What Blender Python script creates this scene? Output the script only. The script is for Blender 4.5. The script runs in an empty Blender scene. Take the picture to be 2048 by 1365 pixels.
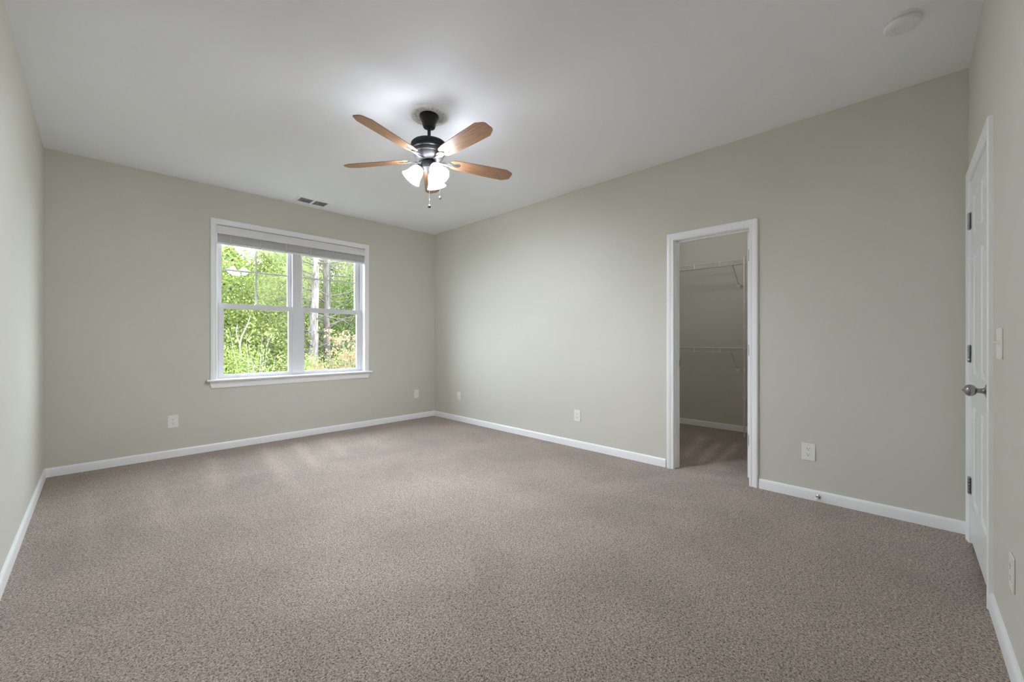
import bpy, bmesh, math, random
import numpy as np
from mathutils import Vector, Matrix, Euler

PI = math.pi
R = math.radians
scn = bpy.context.scene
COL = scn.collection

# ------------------------------------------------------------------ camera
cam_d = bpy.data.cameras.new('camera')
cam = bpy.data.objects.new('camera', cam_d)
COL.objects.link(cam)
cam_d.sensor_fit = 'HORIZONTAL'
cam_d.sensor_width = 36.0
cam_d.lens = 36.0 * 807.26 / 2048.0
cam_d.shift_y = -1.5 / 2048.0
cam_d.clip_start = 0.02
cam_d.clip_end = 200
cam.location = (0, 0, 1.1414)
cam.rotation_euler = (R(90), 0, R(-45.76))
scn.camera = cam

# ------------------------------------------------------------------ world, light, exposure
SKY = 12.0
BULB = 1780.0
SHADE = 23.0
CLOSET_FILL = 46.0  # strength of the light added inside the closet
world = bpy.data.worlds.new('overcast_sky')
scn.world = world
world.use_nodes = True
wn = world.node_tree
wn.nodes['Background'].inputs['Color'].default_value = (0.90, 0.97, 1.06, 1)
wn.nodes['Background'].inputs['Strength'].default_value = SKY

scn.view_settings.view_transform = 'Standard'
scn.view_settings.look = 'None'
scn.view_settings.gamma = 1.0
scn.view_settings.use_curve_mapping = False
scn.view_settings.exposure = 0.40
scn.cycles.max_bounces = 16
scn.cycles.diffuse_bounces = 12
scn.cycles.glossy_bounces = 4
scn.cycles.transmission_bounces = 8
scn.cycles.transparent_max_bounces = 16
scn.cycles.caustics_reflective = False
scn.cycles.caustics_refractive = False
scn.cycles.sample_clamp_indirect = 20.0
scn.cycles.use_denoising = True

# room, in metres: camera stands over (0, 0)
XL, XR, YF, YB, H = -0.311, 3.566, -0.267, 5.118, 2.74
CLX, CLY0, CLY1 = 5.60, 0.62, 3.05          # walk-in closet behind the right wall
WT = 0.115                                   # partition thickness
WX0, WX1, WZ0, WZ1 = 0.862, 2.464, 0.735, 2.352   # window opening
DY0, DY1, DZ = 0.868, 1.472, 2.032           # closet doorway

# window portal: guides the sampling of the sky, emits nothing itself
pl = bpy.data.lights.new('window_portal', 'AREA')
pl.shape = 'RECTANGLE'; pl.size = WX1 - WX0; pl.size_y = WZ1 - WZ0
pl.cycles.is_portal = True
po = bpy.data.objects.new('window_portal', pl); COL.objects.link(po)
po.location = ((WX0 + WX1) / 2, YB + 0.16, (WZ0 + WZ1) / 2)
po.rotation_euler = (R(-90), 0, 0)

# ------------------------------------------------------------------ materials
def mat(name, col=(0.8, 0.8, 0.8), rough=0.6, metal=0.0, spec=0.5):
    m = bpy.data.materials.new(name)
    m.use_nodes = True
    b = m.node_tree.nodes['Principled BSDF']
    b.inputs['Base Color'].default_value = (*col, 1)
    b.inputs['Roughness'].default_value = rough
    b.inputs['Metallic'].default_value = metal
    b.inputs['Specular IOR Level'].default_value = spec
    return m

def N(m, kind, **kw):
    n = m.node_tree.nodes.new(kind)
    for k, v in kw.items():
        setattr(n, k, v)
    return n

def L(m, a, b):
    m.node_tree.links.new(a, b)

def bump(m, scale, strength, dist=0.002, detail=3):
    tc = N(m, 'ShaderNodeTexCoord')
    no = N(m, 'ShaderNodeTexNoise')
    no.inputs['Scale'].default_value = scale
    no.inputs['Detail'].default_value = detail
    bp = N(m, 'ShaderNodeBump')
    bp.inputs['Strength'].default_value = strength
    bp.inputs['Distance'].default_value = dist
    L(m, tc.outputs['Object'], no.inputs['Vector'])
    L(m, no.outputs['Fac'], bp.inputs['Height'])
    L(m, bp.outputs['Normal'], m.node_tree.nodes['Principled BSDF'].inputs['Normal'])
    return no

def tint(m, noise_scale, c0, c1, lo=0.35, hi=0.65, coord='Object', stretch=None, detail=4):
    """base colour running between two colours by a procedural noise"""
    tc = N(m, 'ShaderNodeTexCoord')
    no = N(m, 'ShaderNodeTexNoise')
    no.inputs['Scale'].default_value = noise_scale
    no.inputs['Detail'].default_value = detail
    src = tc.outputs[coord]
    if stretch:
        mp = N(m, 'ShaderNodeMapping')
        mp.inputs['Scale'].default_value = stretch
        L(m, src, mp.inputs['Vector']); src = mp.outputs['Vector']
    L(m, src, no.inputs['Vector'])
    cr = N(m, 'ShaderNodeValToRGB')
    cr.color_ramp.elements[0].position = lo
    cr.color_ramp.elements[1].position = hi
    cr.color_ramp.elements[0].color = (*c0, 1)
    cr.color_ramp.elements[1].color = (*c1, 1)
    L(m, no.outputs['Fac'], cr.inputs['Fac'])
    L(m, cr.outputs['Color'], m.node_tree.nodes['Principled BSDF'].inputs['Base Color'])
    return cr

M = {}
M['wall'] = mat('wall_paint', (0.63, 0.625, 0.545), 0.75, spec=0.25)
tint(M['wall'], 1.3, (0.630, 0.625, 0.562), (0.646, 0.641, 0.578))
bump(M['wall'], 260, 0.06, 0.001)
M['ceiling'] = mat('ceiling_paint', (0.88, 0.895, 0.93), 0.85, spec=0.2)
bump(M['ceiling'], 180, 0.08, 0.001)
M['trim'] = mat('trim_white', (0.90, 0.91, 0.925), 0.35)
bump(M['trim'], 6, 0.01, 0.0005)
M['door'] = mat('door_white', (0.87, 0.88, 0.90), 0.3)
bump(M['door'], 8, 0.01, 0.0005)
M['vinyl'] = mat('window_vinyl', (0.72, 0.72, 0.745), 0.35)
bump(M['vinyl'], 30, 0.01)
M['plate'] = mat('plate_white', (0.84, 0.84, 0.79), 0.35)
bump(M['plate'], 50, 0.01)
M['slot'] = mat('slot_dark', (0.03, 0.03, 0.03), 0.6)
M['plastic'] = mat('detector_plastic', (0.80, 0.80, 0.79), 0.4)
bump(M['plastic'], 50, 0.01)
M['nickel'] = mat('satin_nickel', (0.40, 0.40, 0.41), 0.28, metal=1.0)
bump(M['nickel'], 300, 0.03, 0.0005)
M['brass_dark'] = mat('strike_metal', (0.18, 0.16, 0.13), 0.4, metal=1.0)
M['black'] = mat('bronze_black', (0.018, 0.019, 0.021), 0.42, metal=0.3)
bump(M['black'], 120, 0.03)
M['pewter'] = mat('pewter_metal', (0.12, 0.12, 0.125), 0.5, metal=0.35)
bump(M['pewter'], 120, 0.03)
M['iron'] = mat('blade_iron_metal', (0.14, 0.14, 0.14), 0.55, metal=0.4)
M['darkgrey'] = mat('switch_housing_metal', (0.03, 0.031, 0.033), 0.55, metal=0.3)
M['plaster'] = mat('medallion_plaster', (0.90, 0.90, 0.90), 0.7)
bump(M['plaster'], 90, 0.15, 0.003)
M['vent'] = mat('vent_white', (0.90, 0.91, 0.92), 0.45)
M['louver'] = mat('vent_louver', (0.72, 0.73, 0.73), 0.5)
M['vent_dark'] = mat('vent_duct', (0.35, 0.35, 0.35), 0.9)
M['wire'] = mat('wire_vinyl', (0.74, 0.73, 0.70), 0.4)
M['blind'] = mat('blind_vinyl', (0.80, 0.80, 0.81), 0.45)
M['slats'] = mat('blind_slats', (0.56, 0.56, 0.58), 0.5)
tint(M['slats'], 1.0, (0.66, 0.66, 0.68), (0.78, 0.78, 0.80), 0.4, 0.6, stretch=(4, 4, 180))
M['cord'] = mat('blind_cord', (0.6, 0.6, 0.6), 0.7)
M['chain'] = mat('chain_metal', (0.22, 0.21, 0.19), 0.5, metal=0.6)
M['fob_dark'] = mat('fob_dark', (0.05, 0.045, 0.04), 0.4)
M['fob_clear'] = mat('fob_pale', (0.10, 0.10, 0.10), 0.5)

# wood of the fan blades: grain along the blade
M['wood'] = mat('blade_wood', (0.5, 0.3, 0.15), 0.42)
tint(M['wood'], 6.0, (0.27, 0.135, 0.064), (0.42, 0.240, 0.130), 0.3, 0.7, stretch=(1.2, 16, 16), detail=6)

# frosted glass of the lamp shades: lets part of the lamp light straight through
m = bpy.data.materials.new('frosted_glass'); m.use_nodes = True
M['shade'] = m
nt = m.node_tree; nt.nodes.clear()
out = N(m, 'ShaderNodeOutputMaterial')
tr = N(m, 'ShaderNodeBsdfTransparent'); tr.inputs['Color'].default_value = (1, 0.99, 0.97, 1)
df = N(m, 'ShaderNodeBsdfDiffuse'); df.inputs['Color'].default_value = (0.70, 0.70, 0.70, 1)
em = N(m, 'ShaderNodeEmission'); em.inputs['Color'].default_value = (0.94, 0.98, 1.08, 1); em.inputs['Strength'].default_value = SHADE
ad = N(m, 'ShaderNodeAddShader'); mx2 = N(m, 'ShaderNodeMixShader'); mx2.inputs['Fac'].default_value = 0.985
L(m, df.outputs[0], ad.inputs[0]); L(m, em.outputs[0], ad.inputs[1])
L(m, tr.outputs[0], mx2.inputs[1]); L(m, ad.outputs[0], mx2.inputs[2])
L(m, mx2.outputs[0], out.inputs['Surface'])

m = bpy.data.materials.new('lit_bulb'); m.use_nodes = True
M['bulb'] = m
nt = m.node_tree; nt.nodes.clear()
out = N(m, 'ShaderNodeOutputMaterial'); em = N(m, 'ShaderNodeEmission')
em.inputs['Color'].default_value = (0.94, 0.98, 1.08, 1); em.inputs['Strength'].default_value = BULB
L(m, em.outputs[0], out.inputs['Surface'])

m = bpy.data.materials.new('lit_fill_globe'); m.use_nodes = True  # glow of the added, unseen closet light
M['fill_globe'] = m
nt = m.node_tree; nt.nodes.clear()
out = N(m, 'ShaderNodeOutputMaterial'); em = N(m, 'ShaderNodeEmission')
em.inputs['Color'].default_value = (1.0, 0.97, 0.94, 1); em.inputs['Strength'].default_value = CLOSET_FILL
L(m, em.outputs[0], out.inputs['Surface'])

# window glass: clear with a fresnel reflection
m = bpy.data.materials.new('window_glass'); m.use_nodes = True
M['glass'] = m
nt = m.node_tree; nt.nodes.clear()
out = N(m, 'ShaderNodeOutputMaterial')
tr = N(m, 'ShaderNodeBsdfTransparent'); tr.inputs['Color'].default_value = (0.95, 0.97, 0.96, 1)
gl = N(m, 'ShaderNodeBsdfGlossy'); gl.inputs['Roughness'].default_value = 0.02
fr = N(m, 'ShaderNodeFresnel')
ge = N(m, 'ShaderNodeNewGeometry')          # same index seen from either side of the thin pane
ir = N(m, 'ShaderNodeMapRange'); ir.inputs['To Min'].default_value = 1.45; ir.inputs['To Max'].default_value = 1 / 1.45
L(m, ge.outputs['Backfacing'], ir.inputs['Value']); L(m, ir.outputs[0], fr.inputs['IOR'])
mx = N(m, 'ShaderNodeMixShader')
L(m, fr.outputs[0], mx.inputs['Fac']); L(m, tr.outputs[0], mx.inputs[1]); L(m, gl.outputs[0], mx.inputs[2])
L(m, mx.outputs[0], out.inputs['Surface'])

# carpet: cut-pile twist, speckled light and dark, with vacuum strokes
def carpet_material():
    m = mat('carpet_pile', (0.35, 0.29, 0.25), 0.95, spec=0.1)
    bs = m.node_tree.nodes['Principled BSDF']
    bs.inputs['Sheen Weight'].default_value = 0.15
    tc = N(m, 'ShaderNodeTexCoord')
    def noise(scale, detail, rough=0.6, dist=0.0):
        n = N(m, 'ShaderNodeTexNoise')
        n.inputs['Scale'].default_value = scale
        n.inputs['Detail'].default_value = detail
        n.inputs['Roughness'].default_value = rough
        n.inputs['Distortion'].default_value = dist
        L(m, tc.outputs['Object'], n.inputs['Vector'])
        return n
    def math_(op, a, b=None, clamp=False):
        n = N(m, 'ShaderNodeMath', operation=op, use_clamp=clamp)
        for i, v in enumerate((a, b)):
            if v is None: continue
            if isinstance(v, (int, float)): n.inputs[i].default_value = v
            else: L(m, v, n.inputs[i])
        return n.outputs[0]
    fine = noise(150, 3, 0.65, 0.8)          # tufts of about a centimetre
    fib = noise(420, 2, 0.6)
    t = math_('ADD', math_('MULTIPLY', fine.outputs['Fac'], 0.75), math_('MULTIPLY', fib.outputs['Fac'], 0.25))
    cr = N(m, 'ShaderNodeValToRGB')
    e = cr.color_ramp.elements
    e[0].position = 0.38; e[0].color = (0.085, 0.062, 0.048, 1)
    e[1].position = 0.61; e[1].color = (0.66, 0.57, 0.50, 1)
    k = e.new(0.47); k.color = (0.335, 0.273, 0.232, 1)
    L(m, t, cr.inputs['Fac'])
    # broad patches where the pile leans another way
    big = noise(1.7, 3, 0.5, 0.4)
    v = math_('ADD', math_('MULTIPLY', math_('SUBTRACT', big.outputs['Fac'], 0.5), 0.55), 1.0)
    # vacuum strokes
    sep = N(m, 'ShaderNodeSeparateXYZ')
    L(m, tc.outputs['Object'], sep.inputs[0])
    wob = noise(5, 2)
    wv = math_('MULTIPLY', math_('SUBTRACT', wob.outputs['Fac'], 0.5), 0.10)
    def stroke(x0, y0, x1, y1, w, amt):
        dx, dy = x1 - x0, y1 - y0
        ln = math.hypot(dx, dy); dx /= ln; dy /= ln
        px = math_('SUBTRACT', sep.outputs[0], x0); py = math_('SUBTRACT', sep.outputs[1], y0)
        s = math_('ADD', math_('MULTIPLY', px, dx), math_('MULTIPLY', py, dy))
        c = math_('ADD', math_('SUBTRACT', math_('MULTIPLY', py, dx), math_('MULTIPLY', px, dy)), wv)
        a = math_('SUBTRACT', 1.0, math_('DIVIDE', math_('ABSOLUTE', c), w), True)
        half = ln / 2
        b = math_('DIVIDE', math_('SUBTRACT', half, math_('ABSOLUTE', math_('SUBTRACT', s, half))), 0.22, True)
        b = math_('MINIMUM', b, 1.0)
        return math_('MULTIPLY', math_('MULTIPLY', a, b), amt)
    strokes = [(1.24, 5.0, 1.05, 3.3, 0.10, 0.22), (1.55, 5.0, 1.37, 3.7, 0.09, 0.25), (1.90, 5.0, 1.70, 3.9, 0.10, 0.18),
               (0.80, 4.95, 0.62, 3.6, 0.09, 0.18), (-0.05, 4.4, -0.02, 3.0, 0.08, 0.12), (0.32, 4.6, 0.28, 3.1, 0.08, 0.12),
               (2.3, 4.9, 2.1, 3.9, 0.1, 0.10),
               (5.10, 1.72, 3.90, 1.52, 0.09, 0.42), (4.95, 1.50, 3.80, 1.36, 0.07, 0.50), (5.0, 1.32, 3.80, 1.24, 0.06, 0.45),
               (3.60, 1.30, 4.05, 1.10, 0.12, 0.40), (3.50, 1.45, 3.62, 0.95, 0.09, 0.15)]
    for s in strokes:
        v = math_('ADD', v, stroke(*s))
    mul = N(m, 'ShaderNodeMix', data_type='RGBA', blend_type='MULTIPLY')
    mul.inputs[0].default_value = 1.0
    cmb = N(m, 'ShaderNodeCombineColor')
    for i in range(3): L(m, v, cmb.inputs[i])
    L(m, cr.outputs['Color'], mul.inputs[6]); L(m, cmb.outputs[0], mul.inputs[7])
    L(m, mul.outputs[2], bs.inputs['Base Color'])
    bp = N(m, 'ShaderNodeBump')
    bp.inputs['Strength'].default_value = 0.9; bp.inputs['Distance'].default_value = 0.010
    L(m, t, bp.inputs['Height']); L(m, bp.outputs['Normal'], bs.inputs['Normal'])
    return m
M['carpet'] = carpet_material()

def leaf_material(name, c0, c1, trans=0.45):
    m = bpy.data.materials.new(name); m.use_nodes = True
    nt = m.node_tree; nt.nodes.clear()
    out = N(m, 'ShaderNodeOutputMaterial')
    geo = N(m, 'ShaderNodeNewGeometry')
    cr = N(m, 'ShaderNodeValToRGB')
    cr.color_ramp.elements[0].color = (*c0, 1); cr.color_ramp.elements[1].color = (*c1, 1)
    L(m, geo.outputs['Random Per Island'], cr.inputs['Fac'])
    d = N(m, 'ShaderNodeBsdfDiffuse'); t = N(m, 'ShaderNodeBsdfTranslucent')
    L(m, cr.outputs['Color'], d.inputs['Color']); L(m, cr.outputs['Color'], t.inputs['Color'])
    mx = N(m, 'ShaderNodeMixShader'); mx.inputs['Fac'].default_value = trans
    L(m, d.outputs[0], mx.inputs[1]); L(m, t.outputs[0], mx.inputs[2])
    L(m, mx.outputs[0], out.inputs['Surface'])
    return m
M['leaf_bright'] = leaf_material('leaf_spring_green', (0.085, 0.12, 0.030), (0.25, 0.29, 0.095))
M['leaf_mid'] = leaf_material('leaf_mid_green', (0.055, 0.085, 0.025), (0.16, 0.21, 0.070))
M['leaf_pale'] = leaf_material('leaf_pale_green', (0.12, 0.14, 0.065), (0.25, 0.26, 0.14))
M['needle'] = leaf_material('pine_needles', (0.10, 0.12, 0.05), (0.21, 0.23, 0.11), 0.3)
M['leaf_pink'] = leaf_material('leaf_peach', (0.17, 0.12, 0.07), (0.28, 0.22, 0.13), 0.4)
M['bark_pale'] = mat('bark_pale', (0.2, 0.17, 0.16), 0.9)
tint(M['bark_pale'], 3, (0.055, 0.045, 0.042), (0.135, 0.117, 0.112), 0.35, 0.6, stretch=(6, 6, 1.4), detail=6)
M['bark_dark'] = mat('bark_dark', (0.08, 0.06, 0.05), 0.9)
tint(M['bark_dark'], 3, (0.030, 0.025, 0.021), (0.075, 0.062, 0.052), 0.35, 0.6, stretch=(6, 6, 1.4), detail=6)
M['twig'] = mat('twig_bark', (0.22, 0.20, 0.16), 0.9)
tint(M['twig'], 8, (0.11, 0.10, 0.075), (0.17, 0.16, 0.125))
M['ground'] = mat('forest_ground', (0.08, 0.09, 0.04), 1.0)
tint(M['ground'], 1.5, (0.05, 0.06, 0.02), (0.12, 0.11, 0.06))

# ------------------------------------------------------------------ mesh helpers
def newbm(): return bmesh.new()

def box(bm, x0, x1, y0, y1, z0, z1):
    v = [bm.verts.new(p) for p in ((x0, y0, z0), (x1, y0, z0), (x1, y1, z0), (x0, y1, z0),
                                   (x0, y0, z1), (x1, y0, z1), (x1, y1, z1), (x0, y1, z1))]
    for f in ((0, 3, 2, 1), (4, 5, 6, 7), (0, 1, 5, 4), (1, 2, 6, 5), (2, 3, 7, 6), (3, 0, 4, 7)):
        bm.faces.new([v[i] for i in f])
    return v

def lathe(bm, prof, seg=32, mtx=None, cap=True):
    """prof: list of (r, z); spun about z"""
    rings = []
    for r, z in prof:
        ring = []
        for i in range(seg):
            a = 2 * PI * i / seg
            p = Vector((r * math.cos(a), r * math.sin(a), z))
            ring.append(bm.verts.new(mtx @ p if mtx else p))
        rings.append(ring)
    for a, b in zip(rings, rings[1:]):
        for i in range(seg):
            j = (i + 1) % seg
            bm.faces.new((a[i], a[j], b[j], b[i]))
    if cap:
        bm.faces.new(list(reversed(rings[0]))); bm.faces.new(rings[-1])
    return rings

def tube(bm, pts, rads, seg=8, cap=True):
    pts = [Vector(p) for p in pts]
    if isinstance(rads, (int, float)): rads = [rads] * len(pts)
    rings = []
    up = None
    for i, p in enumerate(pts):
        if i == 0: d = pts[1] - p
        elif i == len(pts) - 1: d = p - pts[i - 1]
        else: d = pts[i + 1] - pts[i - 1]
        d.normalize()
        if up is None:
            up = Vector((0, 0, 1)) if abs(d.z) < 0.9 else Vector((1, 0, 0))
        s = d.cross(up); s.normalize(); u = s.cross(d); up = u
        rings.append([bm.verts.new(p + rads[i] * (math.cos(2 * PI * k / seg) * s + math.sin(2 * PI * k / seg) * u)) for k in range(seg)])
    for a, b in zip(rings, rings[1:]):
        for k in range(seg):
            j = (k + 1) % seg
            bm.faces.new((a[k], a[j], b[j], b[k]))
    if cap:
        bm.faces.new(list(reversed(rings[0]))); bm.faces.new(rings[-1])

def prism(bm, poly, h0, h1, mtx=None):
    """extrude a 2-D polygon between two heights along z"""
    f = lambda p: (mtx @ Vector(p)) if mtx else Vector(p)
    a = [bm.verts.new(f((x, y, h0))) for x, y in poly]
    b = [bm.verts.new(f((x, y, h1))) for x, y in poly]
    n = len(poly)
    for i in range(n):
        j = (i + 1) % n
        bm.faces.new((a[i], a[j], b[j], b[i]))
    bm.faces.new(list(reversed(a))); bm.faces.new(b)

def sphere(bm, c, r, seg=16, sz=1.0):
    prof = []
    n = seg // 2
    m4 = Matrix.Translation(Vector(c))
    for i in range(1, n):
        t = PI * i / n
        prof.append((r * math.sin(t), -r * sz * math.cos(t)))
    lathe(bm, prof, seg, m4)

def sweep(bm, path, prof, frames):
    """prof (a, b) placed at each path point using frames (A, B) vectors"""
    rings = []
    for p, (A, B) in zip(path, frames):
        rings.append([bm.verts.new(Vector(p) + Vector(A) * a + Vector(B) * b) for a, b in prof])
    n = len(prof)
    for r0, r1 in zip(rings, rings[1:]):
        for i in range(n):
            j = (i + 1) % n
            bm.faces.new((r0[i], r0[j], r1[j], r1[i]))
    bm.faces.new(list(reversed(rings[0]))); bm.faces.new(rings[-1])

def obj(name, bm, material, parent=None, smooth=None, bevel=0.0, seg=2):
    me = bpy.data.meshes.new(name)
    bmesh.ops.recalc_face_normals(bm, faces=bm.faces[:])
    if bevel:
        es = [e for e in bm.edges if len(e.link_faces) == 2 and e.calc_face_angle(0) > R(35)]
        if es:
            bmesh.ops.bevel(bm, geom=es, offset=bevel, segments=seg, affect='EDGES', clamp_overlap=True)
    bm.to_mesh(me); bm.free()
    if smooth is not None:
        for p in me.polygons: p.use_smooth = True
        me.set_sharp_from_angle(angle=R(smooth))
    me.materials.append(material)
    o = bpy.data.objects.new(name, me)
    COL.objects.link(o)
    if parent: o.parent = parent
    return o

def tag(o, label, cat, group=None, kind=None):
    o['label'] = label; o['category'] = cat
    if group: o['group'] = group
    if kind: o['kind'] = kind
    return o

def thing(name, label, cat, loc=(0, 0, 0), rotz=0, group=None, kind=None):
    o = bpy.data.objects.new(name, None); COL.objects.link(o)
    o.empty_display_size = 0.1
    o.location = loc; o.rotation_euler = (0, 0, rotz)
    return tag(o, label, cat, group, kind)

def dup(root, loc, rotz, label, group=None):
    r = root.copy(); COL.objects.link(r)
    r.location = loc; r.rotation_euler = (0, 0, rotz)
    r['label'] = label
    if group: r['group'] = group
    for ch in list(root.children):
        c = ch.copy(); COL.objects.link(c); c.parent = r
        for g in list(ch.children):
            d = g.copy(); COL.objects.link(d); d.parent = c
    return r

def struct(name, bm, material, label, cat, **kw):
    o = obj(name, bm, material, **kw)
    return tag(o, label, cat, kind='structure')

# ------------------------------------------------------------------ room shell
b = newbm(); box(b, XL - 0.12, CLX + 0.12, YF - 0.16, YB + 0.16, -0.15, 0)
struct('floor', b, M['carpet'], 'speckled beige brown cut pile carpet across the whole room', 'floor')
b = newbm(); box(b, XL - 0.12, CLX + 0.12, YF - 0.12, YB + 0.16, H, H + 0.12)
struct('ceiling', b, M['ceiling'], 'flat matte white ceiling above the empty room', 'ceiling')
b = newbm()
box(b, XL - 0.12, WX0, YB, YB + 0.16, 0, H); box(b, WX1, XR + WT, YB, YB + 0.16, 0, H)
box(b, WX0, WX1, YB, YB + 0.16, 0, WZ0 - 0.02); box(b, WX0, WX1, YB, YB + 0.16, WZ1, H)
struct('wall_back', b, M['wall'], 'greige painted wall around the double window', 'wall')
b = newbm()
box(b, XR, XR + WT, YF, DY0, 0, H); box(b, XR, XR + WT, DY1, YB, 0, H); box(b, XR, XR + WT, DY0, DY1, DZ, H)
struct('wall_right', b, M['wall'], 'long greige painted wall with the open closet doorway', 'wall')
b = newbm(); box(b, XL - 0.12, XL, YF - 0.12, YB, 0, H)
struct('wall_left', b, M['wall'], 'greige painted wall at the left edge, catching window light', 'wall')
b = newbm()
box(b, XL, 2.686, YF - 0.12, YF, 0, H); box(b, 3.430, XR + WT, YF - 0.12, YF, 0, H); box(b, 2.686, 3.430, YF - 0.12, YF, 2.036, H)
struct('wall_front', b, M['wall'], 'greige painted wall at the right edge holding the closed white door', 'wall')
b = newbm(); box(b, CLX, CLX + 0.12, CLY0 - 0.12, CLY1 + 0.12, 0, H)
struct('wall_closet_back', b, M['wall'], 'dim greige wall at the back of the closet behind the wire shelves', 'wall')
b = newbm(); box(b, XR + WT, CLX, CLY1, CLY1 + 0.12, 0, H)
struct('wall_closet_left', b, M['wall'], 'hidden left side wall of the closet', 'wall')
b = newbm(); box(b, XR + WT, CLX, CLY0 - 0.12, CLY0, 0, H)
struct('wall_closet_right', b, M['wall'], 'hidden right side wall of the closet beside the open door', 'wall')

b = newbm(); box(b, 2.55, XR + WT, YF - 0.16, YF - 0.12, 0, 2.2)  # added panel, stops sky light leaking in under the closed door
struct('door_light_block', b, M['wall'], 'unseen panel added behind the closed door to block sky light', 'wall')

# baseboards
BBH, BBT = 0.074, 0.014
BP = [(0, 0), (BBT, 0), (BBT, BBH - 0.016), (BBT * 0.8, BBH - 0.007), (BBT * 0.45, BBH - 0.001), (0, BBH)]
def baseboard(name, p0, p1, nrm, label):
    b = newbm()
    fr = [(Vector(nrm), Vector((0, 0, 1)))] * 2
    sweep(b, [p0, p1], BP, fr)
    return struct(name, b, M['trim'], label, 'baseboard', smooth=40)
baseboard('baseboard_back', (XL, YB, 0), (XR, YB, 0), (0, -1, 0), 'white baseboard along the wall below the window')
o = baseboard('baseboard_right', (XR, YB, 0), (XR, DY1 + 0.068, 0), (-1, 0, 0), 'white baseboard along the long wall from the far corner to the closet')
baseboard('baseboard_right', (XR, DY0 - 0.062, 0), (XR, YF, 0), (-1, 0, 0), 'short white baseboard right of the closet doorway, with the door stop')
baseboard('baseboard_left', (XL, YF, 0), (XL, YB, 0), (1, 0, 0), 'white baseboard along the wall at the left edge')
baseboard('baseboard_front', (2.632, YF, 0), (XL, YF, 0), (0, 1, 0), 'white baseboard beside the closed door at the right edge')
baseboard('baseboard_front', (3.486, YF, 0), (XR, YF, 0), (0, 1, 0), 'stub of white baseboard between closed door casing and room corner')
baseboard('baseboard_closet', (CLX, CLY0, 0), (CLX, CLY1, 0), (-1, 0, 0), 'shaded white baseboard along the back of the closet')

# ------------------------------------------------------------------ casings
CP = [(0, 0), (0, 0.009), (0.004, 0.012), (0.012, 0.0125), (0.016, 0.0105), (0.022, 0.012), (0.036, 0.017), (0.046, 0.0185), (0.053, 0.018), (0.058, 0.014), (0.058, 0)]
def casing(bm, P, inner, n, closed=False):
    """U-shaped mitred casing; inner = 2-D polyline (s, z) walked so that outward is to its left side; P maps (s,z)->point; n = room-ward normal"""
    pts = inner
    path, frames = [], []
    k = len(pts)
    def seg_out(a, b):
        d = (b[0] - a[0], b[1] - a[1]); l = math.hypot(*d)
        return (-d[1] / l, d[0] / l)
    for i in range(k):
        if closed:
            o1 = seg_out(pts[i - 1], pts[i]); o2 = seg_out(pts[i], pts[(i + 1) % k])
        else:
            o1 = seg_out(pts[max(i - 1, 0)], pts[max(i, 1)]); o2 = seg_out(pts[min(i, k - 2)], pts[min(i + 1, k - 1)])
        s = (o1[0] + o2[0], o1[1] + o2[1])
        q = 1 + o1[0] * o2[0] + o1[1] * o2[1]
        s = (s[0] / q, s[1] / q)
        o = P(*pts[i]); A = Vector(P(pts[i][0] + s[0], pts[i][1] + s[1])) - Vector(o)
        path.append(o); frames.append((A, Vector(n)))
    sweep(bm, path, CP, frames)

# closet doorway: jambs and casing
t1 = thing('trim_1', 'white moulded casing and jamb around the open closet doorway', 'door casing', (XR, (DY0 + DY1) / 2, 0), kind='structure')
def child_world(o, parent):
    o.parent = parent
    o.matrix_parent_inverse = parent.matrix_basis.inverted()
    return o
b = newbm()
casing(b, lambda s, z: (XR, s, z), [(DY0 + 0.004, 0), (DY0 + 0.004, DZ - 0.004), (DY1 - 0.004, DZ - 0.004), (DY1 - 0.004, 0)], (-1, 0, 0))
child_world(obj('casing', b, M['trim'], smooth=30), t1)
b = newbm()
JT = 0.016
box(b, XR - 0.001, XR + WT + 0.001, DY0, DY0 + JT * 0.5, 0, DZ); box(b, XR - 0.001, XR + WT + 0.001, DY1 - JT * 0.5, DY1, 0, DZ)
box(b, XR - 0.001, XR + WT + 0.001, DY0, DY1, DZ - JT * 0.5, DZ)
child_world(obj('jamb', b, M['trim'], bevel=0.001), t1)
b = newbm()
box(b, XR + 0.045, XR + 0.078, DY1 - 0.020, DY1 - 0.008, 0, DZ - 0.008); box(b, XR + 0.045, XR + 0.078, DY0 + 0.008, DY0 + 0.020, 0, DZ - 0.008)
box(b, XR + 0.045, XR + 0.078, DY0 + 0.008, DY1 - 0.008, DZ - 0.020, DZ - 0.008)
child_world(obj('door_stop_strip', b, M['trim'], bevel=0.002), t1)
b = newbm(); box(b, XR + 0.082, XR + 0.112, DY1 - 0.0095, DY1 - 0.0075, 0.905, 0.965)
child_world(obj('strike_plate', b, M['brass_dark']), t1)

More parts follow.
